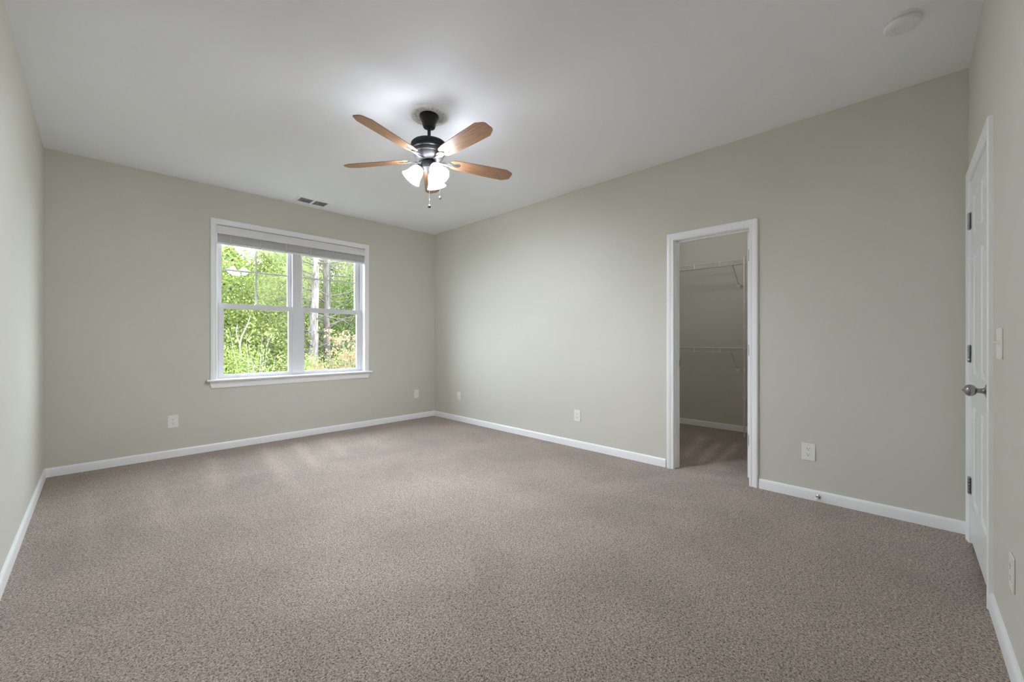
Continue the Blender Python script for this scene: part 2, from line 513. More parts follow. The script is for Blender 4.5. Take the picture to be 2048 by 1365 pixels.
# six-panel door builder: local frame x along width (0..w), z up, front face at y = 0 facing -y... thickness to +y
def panel_door(parent, w, h, z0, face_y=0.0, th=0.035, sgn=-1):
    """slab with raised panels on the face whose outward normal is sgn*y"""
    b = newbm()
    st, mid = 0.105, 0.095
    pw = (w - 2 * st - mid) / 2
    xs = [0, st, st + pw, st + pw + mid, w - st, w]
    zs = [0, 0.225, 0.76, 0.93, 1.585, 1.69, 1.905, h]
    def quad(x0, x1, za, zb, y):
        v = [b.verts.new((x, y, z0 + z)) for x, z in ((x0, za), (x1, za), (x1, zb), (x0, zb))]
        return b.faces.new(v), v
    rec = 0.009
    for i in range(5):
        for j in range(7):
            x0, x1, za, zb = xs[i], xs[i + 1], zs[j], zs[j + 1]
            if i in (1, 3) and j in (1, 3, 5):
                levels = [(0.0, 0.0), (0.010, rec), (0.022, rec), (0.040, 0.002)]
                prev = None
                for ins, dep in levels:
                    v = [b.verts.new((x, face_y - sgn * dep, z0 + z)) for x, z in ((x0 + ins, za + ins), (x1 - ins, za + ins), (x1 - ins, zb - ins), (x0 + ins, zb - ins))]
                    if prev:
                        for q in range(4):
                            b.faces.new((prev[q], prev[(q + 1) % 4], v[(q + 1) % 4], v[q]))
                    prev = v
                b.faces.new(prev)
            else:
                quad(x0, x1, za, zb, face_y)
    yb = face_y - sgn * th
    v0 = [b.verts.new((x, face_y, z0 + z)) for x, z in ((0, 0), (w, 0), (w, h), (0, h))]
    v1 = [b.verts.new((x, yb, z0 + z)) for x, z in ((0, 0), (w, 0), (w, h), (0, h))]
    for q in range(4):
        b.faces.new((v0[q], v0[(q + 1) % 4], v1[(q + 1) % 4], v1[q]))
    b.faces.new(v1)
    bmesh.ops.remove_doubles(b, verts=b.verts[:], dist=0.00005)
    return b

def knob_mesh(mtx):
    b = newbm()
    lathe(b, [(0.0315, 0), (0.0315, 0.004), (0.028, 0.009), (0.016, 0.012), (0.0115, 0.018), (0.0105, 0.030), (0.013, 0.036),
              (0.020, 0.040), (0.0245, 0.046), (0.0265, 0.054), (0.025, 0.062), (0.020, 0.069), (0.012, 0.0735), (0.005, 0.075), (0.004, 0.079), (0.001, 0.080)], 32, mtx)
    return b

def hinge_mesh(x, y, z, h=0.09, r=0.0065):
    """knuckle column with five barrels and ball tips, axis vertical at x, y"""
    b = newbm()
    n = 5
    for i in range(n):
        za = z - h / 2 + i * h / n + 0.0012; zb = z - h / 2 + (i + 1) * h / n - 0.0012
        lathe(b, [(r * 0.9, za), (r, za + 0.001), (r, zb - 0.001), (r * 0.9, zb)], 14, Matrix.Translation((x, y, 0)))
    lathe(b, [(r * 0.7, z - h / 2 - 0.004), (r * 0.7, z + h / 2 + 0.004)], 10, Matrix.Translation((x, y, 0)))
    return b

# ---- door_1: closed six-panel door on the right-edge wall
DX0, DX1 = 2.692, 3.424
d1 = thing('door_1', 'closed white six panel door at the right edge of the photo', 'door', (DX0, YF, 0), kind='structure')
dw = DX1 - DX0
b = panel_door(d1, dw - 0.008, 2.005, 0.022, face_y=0.0015, sgn=1)
bmesh.ops.translate(b, verts=b.verts[:], vec=(0.004, 0, 0))
slab = obj('door_panel', b, M['door'], d1, smooth=20)
kb = obj('door_knob', knob_mesh(Matrix.Translation((0.062, 0.0015, 0.915)) @ Matrix.Rotation(R(-90), 4, 'X')), M['nickel'], d1, smooth=40)
kb['label'] = 'round satin nickel door knob'
for z in (1.812, 1.066, 0.325):
    b = hinge_mesh(dw + 0.004, 0.009, z)
    box(b, dw - 0.030, dw + 0.004, 0.0005, 0.0030, z - 0.045, z + 0.045)
    box(b, dw + 0.004, dw + 0.0115, 0.0005, 0.0030, z - 0.045, z + 0.045)
    obj('door_hinge', b, M['nickel'], d1, smooth=40)['label'] = 'satin nickel door hinge'
# casing of door_1
t2 = thing('trim_2', 'white moulded casing around the closed door at the right edge', 'door casing', ((DX0 + DX1) / 2, YF, 0), kind='structure')
b = newbm()
casing(b, lambda s, z: (s, YF, z), [(DX1 + 0.004, 0), (DX1 + 0.004, DZ + 0.002), (DX0 - 0.004, DZ + 0.002), (DX0 - 0.004, 0)][::-1], (0, 1, 0))
child_world(obj('casing', b, M['trim'], smooth=30), t2)
b = newbm()
box(b, 2.686, 2.6935, YF - 0.119, YF, 0, 2.036); box(b, 3.4225, 3.430, YF - 0.119, YF, 0, 2.036); box(b, 2.6935, 3.4225, YF - 0.119, YF, 2.0285, 2.036)
box(b, 2.6935, 2.706, YF - 0.075, YF - 0.037, 0, 2.0285); box(b, 3.410, 3.4225, YF - 0.075, YF - 0.037, 0, 2.0285); box(b, 2.706, 3.410, YF - 0.075, YF - 0.037, 2.016, 2.0285)
child_world(obj('jamb', b, M['trim'], bevel=0.001), t2)

# ---- door_2: closet door swung open into the closet, only its hinge edge shows
DPY = 0.882
d2 = thing('door_2', 'white closet door swung open into the closet, only its hinged edge showing', 'door', (XR + WT + 0.004, DPY, 0), kind='structure')
b = panel_door(d2, 0.585, 2.0, 0.026, face_y=0.035, sgn=1)
obj('door_panel', b, M['door'], d2, smooth=20)
for z in (1.83, 1.06, 0.33):
    b = newbm()
    box(b, -0.0022, 0.0002, 0.004, 0.028, z - 0.045, z + 0.045)
    for zz in (-0.03, 0, 0.03):
        lathe(b, [(0.0035, 0), (0.0035, 0.001)], 10, Matrix.Translation((-0.0022, 0.016 + (0.005 if zz == 0 else -0.003), z + zz)) @ Matrix.Rotation(R(-90), 4, 'Y'))
    for i in range(5):
        za = z - 0.045 + i * 0.018 + 0.001
        lathe(b, [(0.0055, za), (0.0055, za + 0.016)], 12, Matrix.Translation((-0.003, 0.0, 0)))
    obj('door_hinge', b, M['nickel'], d2, smooth=40)['label'] = 'satin nickel hinge leaf let into the door edge'

# ------------------------------------------------------------------ window
w1 = thing('window_1', 'white double hung twin window with four light upper sashes, looking onto trees', 'window', ((WX0 + WX1) / 2, YB, WZ0), kind='structure')
def wpart(name, b, m, parent=None, **kw):
    p = parent or w1
    o = obj(name, b, m, **kw)
    if p is w1: return child_world(o, w1)
    o.parent = p
    return o
b = newbm()
casing(b, lambda s, z: (s, YB, z), [(WX0 + 0.004, WZ0), (WX0 + 0.004, WZ1 - 0.004), (WX1 - 0.004, WZ1 - 0.004), (WX1 - 0.004, WZ0)], (0, -1, 0))
wpart('casing', b, M['trim'], smooth=30)
b = newbm()   # stool with horns
sp = [(0, 0), (-0.050, 0), (-0.056, 0.004), (-0.058, 0.010), (-0.056, 0.016), (-0.050, 0.020), (0, 0.020)]
sweep(b, [(0.775, YB, WZ0 - 0.020), (2.545, YB, WZ0 - 0.020)], sp, [((0, 1, 0), (0, 0, 1))] * 2)
box(b, WX0, WX1, YB, YB + 0.11, WZ0 - 0.020, WZ0)
wpart('stool', b, M['trim'], smooth=40)
b = newbm()   # apron, ends cut back
v = [(0.800, 0), (2.530, 0), (2.512, -0.070), (0.818, -0.070)]
a0 = [b.verts.new((x, YB, WZ0 - 0.020 + z)) for x, z in v]
a1 = [b.verts.new((x, YB - 0.016 if z == 0 else YB - 0.011, WZ0 - 0.020 + z)) for x, z in v]
for i in range(4):
    j = (i + 1) % 4
    b.faces.new((a0[i], a0[j], a1[j], a1[i]))
b.faces.new(a0[::-1]); b.faces.new(a1)
wpart('apron', b, M['trim'], bevel=0.002)
b = newbm()   # extension jambs lining the opening
box(b, WX0, WX0 + 0.006, YB - 0.001, YB + 0.055, WZ0, WZ1); box(b, WX1 - 0.006, WX1, YB - 0.001, YB + 0.055, WZ0, WZ1)
box(b, WX0 + 0.006, WX1 - 0.006, YB - 0.001, YB + 0.055, WZ1 - 0.006, WZ1)
wpart('jamb', b, M['trim'], bevel=0.001)
# vinyl master frame and mullion
LY, UY = YB + 0.060, YB + 0.095     # face planes of lower and upper sashes
b = newbm()
box(b, WX0, WX0 + 0.024, YB + 0.055, YB + 0.155, WZ0, WZ1); box(b, WX1 - 0.024, WX1, YB + 0.055, YB + 0.155, WZ0, WZ1)
box(b, WX0 + 0.024, WX1 - 0.024, YB + 0.055, YB + 0.155, WZ1 - 0.03, WZ1); box(b, WX0 + 0.024, WX1 - 0.024, YB + 0.055, YB + 0.155, WZ0, WZ0 + 0.012)
box(b, 1.602, 1.698, YB + 0.045, YB + 0.155, WZ0 + 0.012, WZ1 - 0.03)
wpart('window_frame', b, M['vinyl'], bevel=0.002)
units = [(0.886, 1.602, 0.935, 1.563), (1.698, 2.440, 1.738, 2.385)]
for (fx0, fx1, gx0, gx1) in units:
    # lower sash
    b = newbm()
    zb, zg0, zg1, zt = WZ0 + 0.012, 0.776, 1.480, 1.535
    box(b, fx0, gx0, LY, LY + 0.034, zb, zt); box(b, gx1, fx1, LY, LY + 0.034, zb, zt)
    box(b, gx0, gx1, LY, LY + 0.034, zb, zg0); box(b, gx0, gx1, LY, LY + 0.034, zg1, zt)
    s = wpart('lower_sash', b, M['vinyl'], bevel=0.003)
    b = newbm(); box(b, gx0 - 0.005, gx1 + 0.005, LY + 0.014, LY + 0.018, zg0 - 0.005, zg1 + 0.005)
    wpart('glass_pane', b, M['glass'], s)
    cx = (gx0 + gx1) / 2
    b = newbm()
    prism(b, [(-0.030, 0), (0.030, 0), (0.026, 0.008), (0.010, 0.017), (-0.010, 0.017), (-0.026, 0.008)], 0, 0.022,
          Matrix.Translation((cx, LY + 0.032, zt)) @ Matrix.Rotation(R(90), 4, 'X'))
    wpart('sash_lock', b, M['vinyl'], s, bevel=0.002)
    # upper sash
    b = newbm()
    ux0, ux1 = (0.922, 1.562) if fx0 < 1 else (1.726, 2.376)
    zg0, zg1 = 1.535, 2.275
    box(b, fx0, ux0, UY, UY + 0.034, 1.500, WZ1 - 0.03); box(b, ux1, fx1, UY, UY + 0.034, 1.500, WZ1 - 0.03)
    box(b, ux0, ux1, UY, UY + 0.034, 1.500, zg0); box(b, ux0, ux1, UY, UY + 0.034, zg1, WZ1 - 0.03)
    s = wpart('upper_sash', b, M['vinyl'], bevel=0.003)
    b = newbm(); box(b, ux0 - 0.005, ux1 + 0.005, UY + 0.014, UY + 0.018, zg0 - 0.005, zg1 + 0.005)
    wpart('glass_pane', b, M['glass'], s)
    b = newbm(); c = (ux0 + ux1) / 2
    box(b, c - 0.009, c + 0.009, UY + 0.007, UY + 0.013, zg0 - 0.002, zg1 + 0.002)
    box(b, ux0 - 0.002, ux1 + 0.002, UY + 0.0075, UY + 0.0125, 1.898 - 0.009, 1.898 + 0.009)
    wpart('muntin_grille', b, M['vinyl'], s, bevel=0.002)

# blind, pulled right up
wb = thing('window_blind', 'white slatted blind raised to the top of the window under its valance', 'blind', ((WX0 + WX1) / 2, YB, 2.34))
def bpart(name, b, m, **kw): return child_world(obj(name, b, m, **kw), wb)
b = newbm()
vp = [(0, 0), (0.010, 0.0), (0.012, 0.010), (0.010, 0.018), (0.010, 0.066), (0.013, 0.072), (0.013, 0.080), (0.008, 0.084), (0, 0.084)]
sweep(b, [(WX0 - 0.002, YB - 0.012, 2.252), (WX1 - 0.004, YB - 0.012, 2.252)], vp, [((0, -1, 0), (0, 0, 1))] * 2)
bpart('valance', b, M['blind'], smooth=40)
b = newbm(); box(b, WX0 + 0.012, WX1 - 0.012, YB + 0.000, YB + 0.045, 2.290, 2.342)
bpart('headrail', b, M['blind'], bevel=0.002)
random.seed(3)
b = newbm()
z = 2.172
for i in range(26):
    d = random.uniform(-0.0012, 0.0012)
    box(b, WX0 + 0.016, WX1 - 0.014, YB + 0.002 + d, YB + 0.048 + d, z, z + 0.0026); z += 0.0044
bpart('slats', b, M['slats'])
b = newbm(); box(b, WX0 + 0.016, WX1 - 0.014, YB + 0.001, YB + 0.049, 2.152, 2.1705)
bpart('bottom_rail', b, M['blind'], bevel=0.003)
for x in (0.98, 1.262, 1.52, 1.79, 2.06, 2.34):
    b = newbm(); box(b, x - 0.006, x + 0.006, YB - 0.002, YB + 0.0005, 2.155, 2.29)
    bpart('ladder_tape', b, M['cord'])

# anchor holes left in the wall above the window
for z in (2.458, 2.427):
    b = newbm(); lathe(b, [(0.0035, 0), (0.0035, 0.0015), (0.002, 0.002)], 10, Matrix.Translation((0.786, YB, z)) @ Matrix.Rotation(R(90), 4, 'X'))
    tag(obj('wall_anchor', b, M['louver']), ('upper' if z > 2.44 else 'lower') + ' of two tiny grey wall anchors above the window, at its left end', 'wall anchor', 'anchors above the window')

# ------------------------------------------------------------------ ceiling fan
FX, FY = 1.642, 2.420
md = newbm()
lathe(md, [(0.066, 0), (0.066, -0.006), (0.078, -0.010), (0.088, -0.006), (0.118, -0.009), (0.126, -0.015), (0.134, -0.013), (0.140, -0.004), (0.142, 0)], 72, cap=False)
for i in range(24):
    a = 2 * PI * i / 24
    mt = Matrix.Rotation(a, 4, 'Z') @ Matrix.Translation((0.103, 0, -0.007))
    pr = []
    for q in range(5):
        pr.append((0.0165 * math.cos(2 * PI * q / 8), 0.010 * math.sin(2 * PI * q / 8)))
    m2 = mt @ Matrix.Diagonal((1.0, 0.55, 0.75, 1))
    sphere(md, (0, 0, 0), 0.016, 10)
    vs = md.verts[-40:]
    for vv in vs: vv.co = m2 @ vv.co
mo = tag(obj('ceiling_medallion', md, M['plaster'], smooth=50), 'white plaster rosette on the ceiling around the fan canopy', 'medallion')
mo.location = (FX, FY, H)

fan = thing('ceiling_fan', 'five blade wooden ceiling fan with black motor and three lit lamp shades', 'ceiling fan', (FX, FY, H))
def fz(z): return z - H
b = newbm()
lathe(b, [(0.064, fz(2.739)), (0.066, fz(2.735)), (0.066, fz(2.722)), (0.062, fz(2.712)), (0.054, fz(2.695)), (0.047, fz(2.676)), (0.044, fz(2.660)), (0.040, fz(2.650)), (0.014, fz(2.646))], 40)
obj('canopy', b, M['black'], fan, smooth=35)
b = newbm(); lathe(b, [(0.0115, fz(2.65)), (0.0115, fz(2.55))], 20)
lathe(b, [(0.020, fz(2.556)), (0.024, fz(2.550)), (0.024, fz(2.538))], 24)
obj('downrod', b, M['black'], fan, smooth=35)
# motor: fluted black ring
b = newbm()
seg = 120
prof = [(0.055, 2.541), (0.100, 2.541), (0.117, 2.537), (0.1245, 2.529), (0.1265, 2.522), (0.1265, 2.506), (0.1295, 2.502), (0.1295, 2.492), (0.125, 2.484), (0.117, 2.479), (0.06, 2.478)]
rings = []
for r, z in prof:
    ring = []
    for i in range(seg):
        a = 2 * PI * i / seg
        rr = r - (0.0028 if (0.118 < r < 0.1275 and z > 2.505 and i % 2) else 0)
        ring.append(b.verts.new((rr * math.cos(a), rr * math.sin(a), fz(z))))
    rings.append(ring)
for p, q in zip(rings, rings[1:]):
    for i in range(seg):
        j = (i + 1) % seg; b.faces.new((p[i], p[j], q[j], q[i]))
b.faces.new(rings[0][::-1]); b.faces.new(rings[-1])
obj('motor_housing', b, M['black'], fan, smooth=25)['label'] = 'black fluted motor ring'
b = newbm()
lathe(b, [(0.112, fz(2.479)), (0.113, fz(2.474)), (0.108, fz(2.458)), (0.104, fz(2.455)), (0.098, fz(2.440)), (0.086, fz(2.425)), (0.070, fz(2.416)), (0.05, fz(2.414))], 48)
obj('motor_bowl', b, M['pewter'], fan, smooth=30)['label'] = 'grey pewter lower motor bowl'
b = newbm()
lathe(b, [(0.030, fz(2.416)), (0.030, fz(2.408)), (0.050, fz(2.402)), (0.057, fz(2.392)), (0.058, fz(2.368)), (0.053, fz(2.354)), (0.042, fz(2.348)), (0.034, fz(2.338)), (0.020, fz(2.330)), (0.008, fz(2.322))], 40)
obj('switch_housing', b, M['darkgrey'], fan, smooth=35)['label'] = 'dark grey switch housing under the motor'

BZ = fz(2.4185)
def blade_mesh():
    b = newbm()
    # outline with clipped tip corners, rounded root and an oval slot at the root
    out = []
    r0, r1 = 0.150, 0.645
    for i in range(9):                       # root arc
        a = PI / 2 + PI * i / 8
        out.append((r0 + 0.030 + 0.030 * math.cos(a), 0.046 * math.sin(a)))
    out += [(0.235, -0.0535), (0.40, -0.0610), (r1 - 0.060, -0.0655), (r1 - 0.010, -0.040), (r1, -0.026), (r1, 0.026), (r1 - 0.010, 0.040), (r1 - 0.060, 0.0655), (0.40, 0.0610), (0.235, 0.0535)]
    hole = [(0.208 + 0.030 * math.cos(2 * PI * i / 24), 0.021 * math.sin(2 * PI * i / 24)) for i in range(24)]
    th = 0.0055
    lo = [b.verts.new((x, y, 0)) for x, y in out]; hi = [b.verts.new((x, y, th)) for x, y in out]
    hl = [b.verts.new((x, y, 0)) for x, y in hole]; hh = [b.verts.new((x, y, th)) for x, y in hole]
    def ring(v): return [b.edges.get((v[i], v[(i + 1) % len(v)])) or b.edges.new((v[i], v[(i + 1) % len(v)])) for i in range(len(v))]
    for o_, h_ in ((lo, hl), (hi, hh)):
        es = ring(o_) + ring(h_)
        bmesh.ops.triangle_fill(b, edges=es, use_beauty=True)
    for A, B in ((lo, hi), (hl, hh)):
        n = len(A)
        for i in range(n):
            j = (i + 1) % n; b.faces.new((A[i], A[j], B[j], B[i]))
    return b
def bracket_mesh():
    b = newbm()
    # arm from the motor flywheel bending up to the blade, ending in an oval plate with a slot
    path = [(0.050, 0, -0.004), (0.085, 0, -0.012), (0.115, 0, -0.012), (0.150, 0, -0.004), (0.178, 0, -0.0022)]
    wid = [0.014, 0.010, 0.010, 0.012, 0.012]
    rings = []
    for (x, y, z), w in zip(path, wid):
        rings.append([b.verts.new(p) for p in ((x, -w, z), (x, w, z), (x, w * 0.8, z + 0.006), (x, -w * 0.8, z + 0.006))])
    for p, q in zip(rings, rings[1:]):
        for i in range(4):
            j = (i + 1) % 4; b.faces.new((p[i], p[j], q[j], q[i]))
    b.faces.new(rings[0][::-1]); b.faces.new(rings[-1])
    poly = [(0.205 + 0.031 * math.cos(2 * PI * i / 24), 0.0185 * math.sin(2 * PI * i / 24)) for i in range(24)]
    prism(b, poly, 0.0012, 0.0046)
    # leaf-shaped shoulder
    prism(b, [(0.095, -0.010), (0.130, -0.024), (0.165, -0.017), (0.178, 0), (0.165, 0.017), (0.130, 0.024), (0.095, 0.010)], -0.0055, -0.0025)
    return b
def bracket_slot():
    b = newbm(); prism(b, [(0.188, -0.0032), (0.224, -0.0032), (0.224, 0.0032), (0.188, 0.0032)], 0.0004, 0.0013); return b
blade0 = obj('fan_blade', blade_mesh(), M['wood'], fan, bevel=0.0012, seg=1)
irons0 = obj('blade_bracket', bracket_mesh(), M['iron'], blade0, smooth=30)
irons0['label'] = 'pale grey metal blade bracket with an oval plate'
b = bracket_slot()
mtl = bpy.data.materials
slot_me = bpy.data.meshes.new('slot'); b.to_mesh(slot_me); b.free()
PITCH = R(13)
for k in range(5):
    if k == 0: o = blade0
    else:
        o = blade0.copy(); COL.objects.link(o); o.parent = fan
        c = irons0.copy(); COL.objects.link(c); c.parent = o
    o.rotation_euler = Euler((-PITCH, 0, R(-163.4 + 72 * k)), 'XYZ')
    o.location = (0, 0, BZ)
irons0.data.materials.append(M['slot'])
bmx = newbm(); bmx.from_mesh(irons0.data); n0 = len(bmx.faces); bmx.from_mesh(slot_me); bmx.faces.ensure_lookup_table()
for f in bmx.faces[n0:]: f.material_index = 1
bmx.to_mesh(irons0.data); bmx.free()

# light kit: three arms with bell shades and lit bulbs
CAMAZ = math.atan2(-FY, -FX)
def shade_mesh(mt):
    b = newbm()
    pts = [(0.026, 0.0), (0.029, 0.006), (0.036, 0.016), (0.043, 0.030), (0.047, 0.046), (0.050, 0.062), (0.054, 0.078), (0.060, 0.092), (0.067, 0.104), (0.070, 0.108)]
    inner = [(r - 0.0022, z) for r, z in pts[::-1]]
    lathe(b, pts + inner, 40, mt, cap=False)
    return b
for az in (34, 154, -86):
    a = CAMAZ + R(az)
    rad = Vector((math.cos(a), math.sin(a), 0))
    ax = (rad * math.cos(R(54)) + Vector((0, 0, -1)) * math.sin(R(54))).normalized()
    neck = rad * 0.062 + Vector((0, 0, fz(2.362)))
    mt = Matrix.Translation(neck) @ ax.to_track_quat('Z', 'Y').to_matrix().to_4x4()
    b = newbm()
    tube(b, [rad * 0.040 + Vector((0, 0, fz(2.376))), rad * 0.052 + Vector((0, 0, fz(2.372))), neck - ax * 0.008], [0.012, 0.012, 0.013], 14)
    lathe(b, [(0.016, -0.014), (0.027, -0.008), (0.031, 0.004), (0.030, 0.010), (0.026, 0.010)], 28, mt)
    arm = obj('lamp_socket', b, M['darkgrey'], fan, smooth=35)
    b = newbm()
    lathe(b, [(0.0125, 0.010), (0.013, 0.024), (0.018, 0.038), (0.0240, 0.050), (0.0265, 0.061), (0.0240, 0.072), (0.018, 0.080), (0.008, 0.0845), (0.002, 0.0855)], 20, mt)
    obj('light_bulb', b, M['bulb'], arm, smooth=60)
    obj('lamp_shade', shade_mesh(mt), M['shade'], fan, smooth=50)['label'] = 'lit white frosted glass bell shade'

def pull_chain(x, y, ztop, zbot, fob_mat, fob_label):
    b = newbm()
    n = int((ztop - zbot) / 0.006)
    for i in range(n):
        zc = fz(ztop) - i * 0.006
        lathe(b, [(0.0006, zc - 0.003), (0.0013, zc - 0.0015), (0.0013, zc + 0.0015), (0.0006, zc + 0.003)], 5, Matrix.Translation((x, y, 0)))
    ch = obj('pull_chain', b, M['chain'], fan)
    b = newbm()
    lathe(b, [(0.002, fz(zbot) + 0.010), (0.005, fz(zbot) + 0.008), (0.0105, fz(zbot) + 0.001), (0.0115, fz(zbot) - 0.005), (0.008, fz(zbot) - 0.012), (0.002, fz(zbot) - 0.014)], 16, Matrix.Translation((x, y, 0)))
    f = obj('chain_fob', b, fob_mat, ch, smooth=40); f['label'] = fob_label
cr = Vector((math.sin(-CAMAZ), math.cos(CAMAZ), 0))
sidev = Vector((0.6977, -0.7164, 0)); tow = Vector((-0.7164, -0.6977, 0))
p = sidev * 0.008 + tow * 0.030
pull_chain(p.x, p.y, 2.36, 2.085, M['fob_dark'], 'dark round pull chain fob')
p = sidev * 0.072 + tow * -0.025
pull_chain(p.x, p.y, 2.345, 2.165, M['fob_clear'], 'pale pull chain fob')

# ------------------------------------------------------------------ ceiling vent
vt = thing('ceiling_vent', 'white two section air vent in the ceiling above the window', 'vent', (1.727, 4.885, H))
VW, VD = 0.178, 0.108
b = newbm()
prof = [(0, 0), (0, -0.006), (0.004, -0.008), (0.026, -0.012), (0.030, -0.010), (0.030, 0)]
inn = [(-VW + 0.030, -VD + 0.030), (VW - 0.030, -VD + 0.030), (VW - 0.030, VD - 0.030), (-VW + 0.030, VD - 0.030)]
def frame_ring(bm, hw, hd, prof):
    rings = []
    for sx, sy in ((-1, -1), (1, -1), (1, 1), (-1, 1)):
        rings.append([bm.verts.new((sx * (hw - a), sy * (hd - a), z)) for a, z in prof])
    for i in range(4):
        p, q = rings[i], rings[(i + 1) % 4]
        for k in range(len(prof) - 1):
            bm.faces.new((p[k], p[k + 1], q[k + 1], q[k]))
frame_ring(b, VW, VD, prof)
box(b, -0.012, 0.012, -VD + 0.028, VD - 0.028, -0.011, -0.004)
obj('vent_frame', b, M['vent'], vt, smooth=20)
for sx in (-1, 1):
    b = newbm()
    x0, x1 = sorted((sx * 0.012, sx * (VW - 0.030)))
    nl = 8
    for i in range(nl):
        y = -VD + 0.036 + i * (2 * VD - 0.072) / (nl - 1)
        vs = [b.verts.new(p) for p in ((x0, y - 0.007, -0.0095), (x1, y - 0.007, -0.0095), (x1, y + 0.005, -0.0015), (x0, y + 0.005, -0.0015),
                                       (x0, y - 0.006, -0.0102), (x1, y - 0.006, -0.0102), (x1, y + 0.006, -0.0022), (x0, y + 0.006, -0.0022))]
        for f in ((0, 3, 2, 1), (4, 5, 6, 7), (0, 1, 5, 4), (1, 2, 6, 5), (2, 3, 7, 6), (3, 0, 4, 7)): b.faces.new([vs[q] for q in f])
    obj('vent_louvers', b, M['louver'], vt)
b = newbm(); box(b, -VW + 0.026, VW - 0.026, -VD + 0.026, VD - 0.026, -0.0012, -0.0002)
obj('duct_back', b, M['vent_dark'], vt)

# ------------------------------------------------------------------ smoke detector
sd = thing('smoke_detector', 'round white smoke detector on the ceiling near the right edge', 'smoke detector', (2.800, 0.010, H))
b = newbm(); lathe(b, [(0.070, 0), (0.072, -0.003), (0.072, -0.010), (0.069, -0.013), (0.064, -0.014)], 48)
obj('mounting_base', b, M['plastic'], sd, smooth=35)
b = newbm(); lathe(b, [(0.064, -0.016), (0.068, -0.018), (0.068, -0.030), (0.064, -0.037), (0.054, -0.041), (0.050, -0.042), (0.048, -0.0405), (0.040, -0.0405), (0.038, -0.043), (0.012, -0.044), (0.010, -0.0425), (0.002, -0.0425)], 48)
obj('cover', b, M['plastic'], sd, smooth=35)
b = newbm(); lathe(b, [(0.0625, -0.0135), (0.0625, -0.0165)], 40)
obj('sensing_slot', b, M['vent_dark'], sd)
b = newbm()
for i in range(10):
    a = R(20 + i * 14)
    mt = Matrix.Rotation(a, 4, 'Z') @ Matrix.Translation((0.030, 0, -0.0437))
    for vv in box(b, -0.006, 0.006, -0.0012, 0.0012, -0.0008, 0.0004): vv.co = mt @ vv.co
obj('sounder_slot', b, M['louver'], sd)
b = newbm(); lathe(b, [(0.009, -0.042), (0.009, -0.0455), (0.007, -0.0462)], 20)
obj('test_button', b, M['plastic'], sd, smooth=40)

# ------------------------------------------------------------------ wall plates (local frame: front faces -y)
def plate_base(name, label, cat, w=0.072, h=0.117, group=None):
    t = thing(name, label, cat, group=group)
    b = newbm(); box(b, -w / 2, w / 2, -0.0055, 0, -h / 2, h / 2)
    obj('wall_plate', b, M['plate'], t, bevel=0.0022, seg=3, smooth=40)
    return t
def screw(t, x, z):
    b = newbm(); mt = Matrix.Translation((x, -0.0054, z)) @ Matrix.Rotation(R(90), 4, 'X')
    lathe(b, [(0.0032, 0), (0.0032, 0.0006), (0.0022, 0.0012)], 12, mt)
    obj('screw', b, M['plate'], t, smooth=40)
def make_outlet(label):
    t = plate_base('power_outlet', label, 'outlet', 0.080, 0.122, 'duplex outlets around the room')
    for s in (-1, 1):
        zc = s * 0.0195
        b = newbm()
        pts = []
        for i in range(24):
            a = 2 * PI * i / 24
            pts.append((0.0172 * math.cos(a), max(-0.0135, min(0.0135, 0.0172 * math.sin(a)))))
        prism(b, pts, 0.0050, 0.0070, Matrix.Translation((0, 0, zc)) @ Matrix.Rotation(R(90), 4, 'X'))
        rc = obj('receptacle', b, M['plate'], t, bevel=0.0006, seg=1)
        b = newbm()
        box(b, -0.0078, -0.0054, -0.0073, -0.0069, zc + 0.000, zc + 0.0085); box(b, 0.0054, 0.0078, -0.0073, -0.0069, zc + 0.001, zc + 0.0078)
        lathe(b, [(0.0029, 0), (0.0029, 0.0004)], 12, Matrix.Translation((0, -0.0069, zc - 0.0065)) @ Matrix.Rotation(R(90), 4, 'X'))
        obj('slots', b, M['slot'], rc)
    screw(t, 0, 0)
    return t
OG = 'duplex outlets around the room'
ol = make_outlet('duplex outlet below the left end of the window')
ol.location = (0.515, YB, 0.350)
dup(ol, (XR, 2.500, 0.338), R(-90), 'duplex outlet on the long wall left of the closet doorway', OG)
dup(ol, (XR, 0.498, 0.340), R(-90), 'duplex outlet right of the closet doorway above the door stop', OG)
dup(ol, (2.200, YF, 0.340), R(180), 'duplex outlet seen nearly edge on at the right edge, below the light switch', OG)
# coax plate and phone plate in the far corner
t = plate_base('cable_jack', 'white wall plate with a round cable jack, on the long wall by the far corner', 'cable jack', 0.074, 0.116)
t.location = (XR, 4.514, 0.354); t.rotation_euler = (0, 0, R(-90))
b = newbm(); lathe(b, [(0.0062, 0.005), (0.0062, 0.008), (0.0045, 0.008), (0.0045, 0.015), (0.002, 0.0155)], 12, Matrix.Rotation(R(90), 4, 'X'))
obj('jack', b, M['louver'], t, smooth=40)
for s in (-1, 1): screw(t, 0, s * 0.042)
t = plate_base('phone_jack', 'white wall plate with a tall insert, on the window wall by the far corner', 'phone jack', 0.080, 0.120)
t.location = (3.250, YB, 0.358)
b = newbm(); box(b, -0.0165, 0.0165, -0.0072, -0.005, -0.0335, 0.0335)
ins = obj('insert', b, M['plate'], t, bevel=0.001)
b = newbm(); box(b, -0.006, 0.006, -0.0076, -0.0070, -0.006, 0.006)
obj('socket_opening', b, M['louver'], ins)
for s in (-1, 1): screw(t, 0, s * 0.048)
